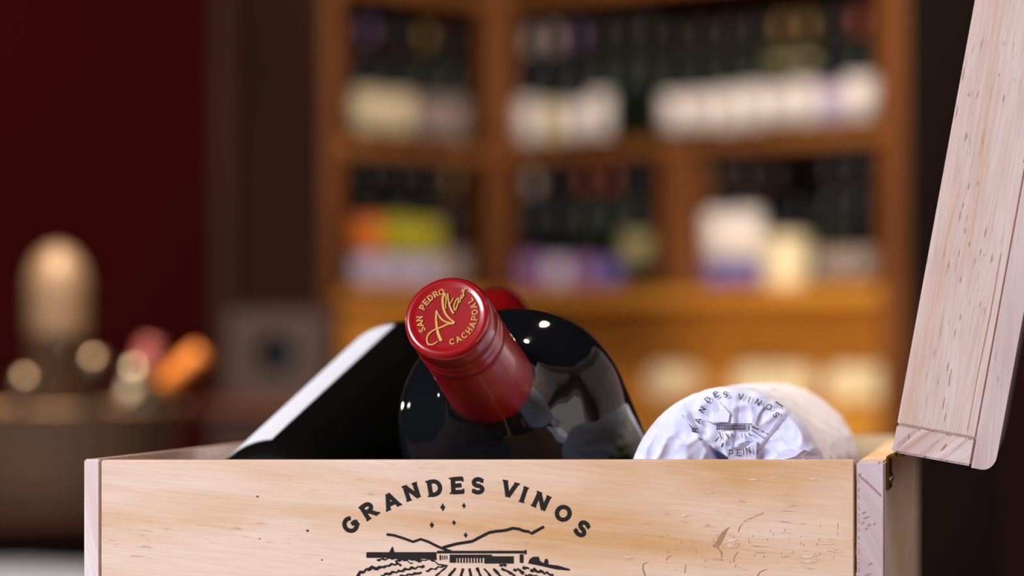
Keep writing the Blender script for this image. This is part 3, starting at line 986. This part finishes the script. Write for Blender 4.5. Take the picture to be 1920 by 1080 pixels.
def shelf_bottle(P, label, group, glass='black_glass', lab=None, band=(.04, .14), cap='c_dark', lab2=None, band2=(.145, .18), lean=0.0, size=.95):
    r = thing('wine_bottle', label, 'bottle', P, (0, lean, 0), group)
    r.scale = (.95, .95, size)
    link_mesh('bottle_glass', part_mesh('glass', glass), r)
    if lab: link_mesh('paper_label', part_mesh('label', lab, band), r)
    if lab2: link_mesh('paper_label', part_mesh('label', lab2, band2), r)
    link_mesh('capsule', part_mesh('capsule', cap), r)
    return r


ORD = ['first', 'second', 'third', 'fourth', 'fifth', 'sixth', 'seventh', 'eighth', 'ninth', 'tenth', 'eleventh', 'twelfth', 'thirteenth', 'fourteenth', 'fifteenth', 'sixteenth']
COLS = {'l_white': 'white', 'l_cream': 'cream', 'l_grey': 'grey', 'l_lavender': 'pale lavender', 'l_violet': 'violet', 'l_blue': 'blue', 'l_orange': 'orange', 'l_lime': 'lime yellow', 'l_olive': 'olive'}


def row(wing, z, items, where, group, off=.055):
    """items: (pixel column, glass, label, band, cap, second label, second band)."""
    for i, it in enumerate(items):
        px, gl, lab, band, cap, lab2, band2 = it
        if wing == 'R': P = CF + A * t_at(px) + Bn * off
        else: P = CF + A2 * t_left(px) + B2 * off
        # columns were read on the front edge: slide the bottle along the shelf so that it stands behind it
        d = (P - CAM)
        for _ in range(4):
            cur = 1908 + F * (P - CAM).x / (P - CAM).y
            ax = A if wing == 'R' else A2
            k = (px - cur) / F * (P - CAM).y
            P = P + ax * (k / (ax.x - (P - CAM).x / (P - CAM).y * ax.y))
        P.z = z + .0005
        if lab and band[1] > .12: band = (round(band[0] + random.uniform(-.003, .012), 4), round(band[1] + random.uniform(-.018, .010), 4))
        look = f"{COLS[lab]} label" if lab else 'no pale label'
        if lab2: look = f"{COLS[lab2]} band over {COLS[lab]} label"
        shelf_bottle(P, f"bottle with {look}, {ORD[i]} from left {where}", group, gl, lab, band, cap, lab2, band2, size=.95 if z < SH1 - .05 else (.84 if px > 1240 else .92))


W = (.014, .122)
row('R', SH1, [(x, g, l, W, c, 'l_olive' if c == 'c_olive' else None, (.165, .186)) for x, g, l, c in (  # the olive bands on this shelf are painted glints on the bottle shoulders
    (996, 'black_glass', 'l_white', 'c_grey'), (1040, 'black_glass', 'l_cream', 'c_grey'), (1085, 'black_glass', 'l_white', 'c_violet'), (1131, 'green_glass', 'l_white', 'c_dark'),
    (1176, 'green_glass', None, 'c_dark'), (1218, 'green_glass', None, 'c_dark'),
    (1268, 'green_glass', 'l_white', 'c_dark'), (1316, 'green_glass', 'l_white', 'c_dark'), (1366, 'green_glass', 'l_white', 'c_dark'), (1416, 'green_glass', 'l_white', 'c_dark'),
    (1466, 'green_glass', 'l_white', 'c_olive'), (1513, 'green_glass', 'l_white', 'c_olive'), (1563, 'black_glass', 'l_lavender', 'c_dark'), (1612, 'green_glass', 'l_white', 'c_red'))],
    'on the upper right shelf', 'bottles on the upper right shelf')
row('L', SH1, [(x, g, l, W, c, None, None) for x, g, l, c in (
    (688, 'black_glass', 'l_cream', 'c_violet'), (744, 'black_glass', 'l_cream', 'c_dark'), (798, 'green_glass', 'l_grey', 'c_olive'), (848, 'green_glass', 'l_grey', 'c_dark'))],
    'on the upper left shelf', 'bottles on the upper left shelf')
row('L', SH2, [(x, g, l, b, c, l2, b2) for x, g, l, b, c, l2, b2 in (
    (688, 'black_glass', 'l_lavender', (.01, .08), 'c_dark', 'l_orange', (.085, .17)), (744, 'black_glass', 'l_lavender', (.01, .08), 'c_dark', 'l_lime', (.085, .175)),
    (798, 'black_glass', 'l_lavender', (.01, .08), 'c_dark', 'l_lime', (.085, .17)), (848, 'brown_glass', 'l_grey', (.01, .1), 'c_olive', None, None))],
    'on the lower left shelf', 'bottles on the lower left shelf')
row('R', SH2, [(x, g, l, b, c, None, None) for x, g, l, b, c in (
    (1000, 'black_glass', 'l_violet', (.01, .09), 'c_grey'), (1050, 'black_glass', 'l_lavender', (.01, .08), 'c_dark'), (1099, 'green_glass', 'l_violet', (.01, .08), 'c_red'), (1147, 'green_glass', 'l_blue', (.01, .07), 'c_red'),  # pale grey cap of the first bottle paints a glint
    (1194, 'green_glass', 'l_olive', (.06, .14), 'c_dark'))],
    'on the lower middle shelf', 'bottles on the lower middle shelf')
row('R', SH2, [(x, g, l, b, c, l2, b2) for x, g, l, b, c, l2, b2 in (
    (1350, 'black_glass', 'l_blue', (.01, .06), 'c_dark', 'l_white', (.065, .18)), (1400, 'black_glass', 'l_blue', (.01, .06), 'c_dark', 'l_white', (.065, .18)), (1560, 'black_glass', 'l_grey', (.02, .08), 'c_dark', None, None), (1610, 'black_glass', 'l_grey', (.02, .08), 'c_dark', None, None))],
    'on the lower right shelf', 'bottles on the lower right shelf')


row('R', SH2, [(1450, 'black_glass', None, (0, 1), 'c_grey', None, None), (1500, 'black_glass', None, (0, 1), 'c_dark', None, None), (1548, 'green_glass', None, (0, 1), 'c_dark', None, None)],  # the first bottle's grey cap is a glint put into colour
    'behind the cream tin', 'dark bottles behind the tin', .21)


def slide(px, off):
    P = CF + A * t_at(px) + Bn * off
    for _ in range(4):
        v = P - CAM
        cur = 1908 + F * v.x / v.y
        k = (px - cur) / F * v.y
        P = P + A * (k / (A.x - v.x / v.y * A.y))
    return P


# cream gift tin and stubby white jar on the lower right shelf
P = slide(1474, .085); P.z = SH2 + .0005
tin = thing('gift_tin', 'cream rounded tin on the lower right shelf', 'tin', P)
lathe('tin_body', [(.001, 0), (.050, 0), (.053, .004), (.053, .098), (.052, .1), (.001, .1)], M['l_cream'], tin, 32)
lathe('tin_lid', [(.054, .088), (.0545, .1), (.052, .110), (.04, .117), (.001, .118)], M['l_cream'], tin, 32)
P = slide(1292, .04); P.z = SH2 + .0005
# wrapped bottles lying on the third shelf, their round ends to the front
for i, px in enumerate((1232, 1394, 1452, 1572, 1634)):
    P = slide(px, .05); P.z = SH3 + .043
    r = thing('wrapped_bottle', f'cream paper wrapped bottle lying on the low amber shelf, {ORD[i]} from the left', 'bottle', P, None, 'wrapped bottles on the low amber shelf')
    r.rotation_mode = 'QUATERNION'; r.rotation_quaternion = Bn.to_track_quat('Z', 'Y')
    me = _cache.get('wrapped')
    if me is None:
        V, Fc = lathe_data([(.001, .004), (.02, .003), (.036, .0), (.041, .006), (.0415, .10), (.03, .125), (.016, .14), (.014, .145), (.001, .146)], 24)
        me = bpy.data.meshes.new('paper_wrap'); me.from_pydata(V, [], Fc); me.materials.append(M['l_cream'])
        for p in me.polygons: p.use_smooth = True
        _cache['wrapped'] = me
    link_mesh('paper_wrap', me, r)

# ------------------------------------------------------------------ left background: side table, wine cooler, small box
SZ = -.165
st = thing('side_table', 'dark brown side table at the left behind the crate', 'table', (-1.25, 2.7, FLOOR_Z))
og = st.location
box('table_top', (-1.95, 1.50, SZ - .035), (-.80, 3.5, SZ), M['table_wood'], st, og, .005)
for x in (-1.9, -.85):
    for y in (1.55, 3.45):
        box('leg', (x - .03, y - .03, FLOOR_Z), (x + .03, y + .03, SZ - .035), M['table_wood'], st, og, .004)
D4 = 4.0
bc = at(120, 762, D4)
cool = thing('wine_cooler', 'wide pale metal wine cooler standing on the side table', 'cooler', (bc.x, bc.y, SZ))
hb_ = bc.z - SZ
lathe('bowl', [(.001, .0), (.108, .0), (.118, .005), (.136, .06), (.147, hb_ - .03), (.156, hb_ - .006), (.158, hb_), (.154, hb_ + .001), (.143, hb_ - .03), (.131, .06),
               (.112, .018), (.10, .0135), (.001, .013)], M['bowl'], cool, 64, close=False)
for px, py, rk_ in ((45, 722, .019), (176, 686, .019)):  # polished balls on stems, added to catch the lamp as blurred glints
    kn = lathe('glint_ball', [(rk_ * max(math.cos(a), .001), rk_ * math.sin(a)) for a in [-PI / 2 + PI * k / 24 for k in range(25)]], M['old_brass'], cool, 32, close=False)
    p = at(px, py, D4 - .156 * math.sqrt(max(0, 1 - ((px - 120) / 1444 / .156) ** 2)))
    kn.location = p - Vector(cool.location)
    stm = lathe('glint_stem', [(.005, hb_ + SZ - p.z + .002), (.005, -.012)], M['old_brass'], cool, 12)
    stm.location = kn.location
P = at(108, 460, D4 + .03)
shk = thing('cocktail_shaker', 'tall round topped metal shaker standing inside the wine cooler', 'shaker', (P.x, P.y, SZ + .0145))
hs = P.z - (SZ + .0145)
lathe('shaker_body', [(.001, 0), (.031, 0), (.034, .004), (.0372, hs - .119), (.0385, hs - .1185)], M['shaker_metal'], shk, 32)
lathe('shaker_cap', [(.0385, hs - .118), (.0392, hs - .118), (.0397, hs - .1165), (.0398, hs - .113), (.0398, hs - .062), (.0398, hs - .06)] + [(.0398 * math.cos(a), hs - .06 + .06 * math.sin(a)) for a in [k * PI / 20 for k in range(1, 10)]] + [(.001, hs)], M['shaker_metal'], shk, 32)
# foil necks of bottles standing in the cooler
for px, py, tx, ty, capm, lb_ in ((250, 719, .10, -.004, 'c_silver', 'silver foil bottle neck with an added glint-catching chrome stopper in the wine cooler'),
                                  (288, 640, .32, .047, 'c_rose', 'rose foil bottle neck leaning out of the wine cooler'),
                                  (380, 662, .84, -.05, 'c_orange', 'orange foil bottle neck leaning far out over the rim of the wine cooler')):
    T_ = at(px, py, D4 + ty)
    upv = Vector((math.sin(tx), 0, math.cos(tx)))
    L_ = .152 if tx < .2 else .19
    r = thing('wine_bottle', lb_, 'bottle')
    orient(r, T_ - upv * L_, upv)
    if tx < .2: r.scale = (.8, .8, .8)
    lathe('bottle_glass', [(.001, .004), (.019, .004), (.0215, .008), (.0215, .085), (.020, .10), (.017, .112), (.0145, .125), (.0142, .185), (.001, .187)], M['green_glass'], r, 24)
    lathe('capsule', [(.0152, .125), (.0155, .126), (.015, .186), (.0135, .1895), (.001, .19)], M[capm], r, 24)
    if capm == 'c_silver':  # polished sphere added on the neck for the brightest glint
        kb = lathe('ball', [(.019 * max(math.cos(a), .001), .019 * math.sin(a)) for a in [-PI / 2 + PI * k / 24 for k in range(25)]], M['chrome'], r, 32, close=False)
        kb.location = (0, 0, .2075)

# folded white napkin on the near end of the side table
P = at(40, 1096, 2.66)
nap = thing('napkin', 'white folded cloth napkin on the near end of the side table', 'napkin', (P.x, P.y, SZ))
V = []; Fc = []
nx, ny = 22, 16
for top in (1, 0):
    for j in range(ny + 1):
        for i in range(nx + 1):
            x = (i / nx - .5) * .22; y = (j / ny - .5) * .18
            e = min(1, min(i, nx - i) / 4, min(j, ny - j) / 4)
            z = (.022 * math.sqrt(max(e, .02)) + .006 * noise.noise(Vector((x * 18, y * 18, 1))) * e) if top else 0.0005
            V.append((x, y, z))
q0 = (nx + 1) * (ny + 1)
for b_ in (0, q0):
    for j in range(ny):
        for i in range(nx):
            a = b_ + j * (nx + 1) + i
            Fc.append((a, a + 1, a + nx + 2, a + nx + 1))
rim = [i for i in range(nx)] + [nx + j * (nx + 1) for j in range(ny)] + [ny * (nx + 1) + i for i in range(nx, 0, -1)] + [j * (nx + 1) for j in range(ny, 0, -1)]
for i in range(len(rim)):
    a, b_ = rim[i], rim[(i + 1) % len(rim)]
    Fc.append((a, b_, b_ + q0, a + q0))
mesh('cloth', V, Fc, M['white_cloth'], nap, smooth=True)

# low brown cabinet with the small taupe box on it
D5 = 5.2
pa, pb = at(385, 752, D5), at(650, 752, D5)
cab = thing('low_cabinet', 'low brown cabinet against the wall under the small taupe box', 'cabinet', ((pa.x + pb.x) / 2, pa.y + .15, FLOOR_Z))
og = cab.location
box('body', (pa.x, pa.y + .012, FLOOR_Z), (pb.x, pa.y + .30, pa.z - .02), M['panel_wood'], cab, og, .003)
box('cabinet_top', (pa.x - .01, pa.y - .005, pa.z - .02), (pb.x + .01, pa.y + .31, pa.z), M['post_wood'], cab, og, .003)
dr = box('door', (pa.x + .01, pa.y, FLOOR_Z + .08), (pb.x - .01, pa.y + .012, pa.z - .03), M['panel_wood'], cab, og, .003)
box('handle', (pb.x - .03, pa.y - .012, -.35), (pb.x - .022, pa.y, -.27), M['brass'], dr, og, .002)
qa, qb = at(425, 582, D5), at(603, 752, D5)
tb = thing('hollow_box', 'small taupe box with a round black opening in front of the wooden panelling', 'box', ((qa.x + qb.x) / 2, qa.y + .06, pa.z))
og = tb.location
hc = at(516, 664, D5); hr = .034
# front plate with a real hole
n = 32
V = []; Fc = []
corners = []
for k in range(n):
    a = 2 * PI * k / n
    cx, cz = math.cos(a), math.sin(a)
    m_ = max(abs(cx), abs(cz))
    ox = hc.x + cx / m_ * (qb.x - hc.x if cx > 0 else hc.x - qa.x); oz = hc.z + cz / m_ * (qa.z - hc.z if cz > 0 else hc.z - pa.z - .001)
    V += [(hc.x + hr * cx, qa.y, hc.z + hr * cz), (ox, qa.y, oz), (hc.x + hr * cx, qa.y + .012, hc.z + hr * cz), (ox, qa.y + .012, oz)]
for k in range(n):
    a, b_ = k * 4, ((k + 1) % n) * 4
    Fc += [(a, a + 1, b_ + 1, b_), (a + 2, b_ + 2, b_ + 3, a + 3), (a, b_, b_ + 2, a + 2), (a + 1, a + 3, b_ + 3, b_ + 1)]
mesh('front_plate', V, Fc, M['taupe'], tb, origin=og)
box('box_body', (qa.x, qa.y + .05, pa.z + .001), (qb.x, qa.y + .13, qa.z), M['black'], tb, og, .002)
for a_, b_ in (((qa.x, qa.y + .012, pa.z + .001), (qa.x + .004, qa.y + .05, qa.z)), ((qb.x - .004, qa.y + .012, pa.z + .001), (qb.x, qa.y + .05, qa.z)),
               ((qa.x + .004, qa.y + .012, qa.z - .004), (qb.x - .004, qa.y + .05, qa.z))):
    box('side_wall', a_, b_, M['taupe'], tb, og, .001)
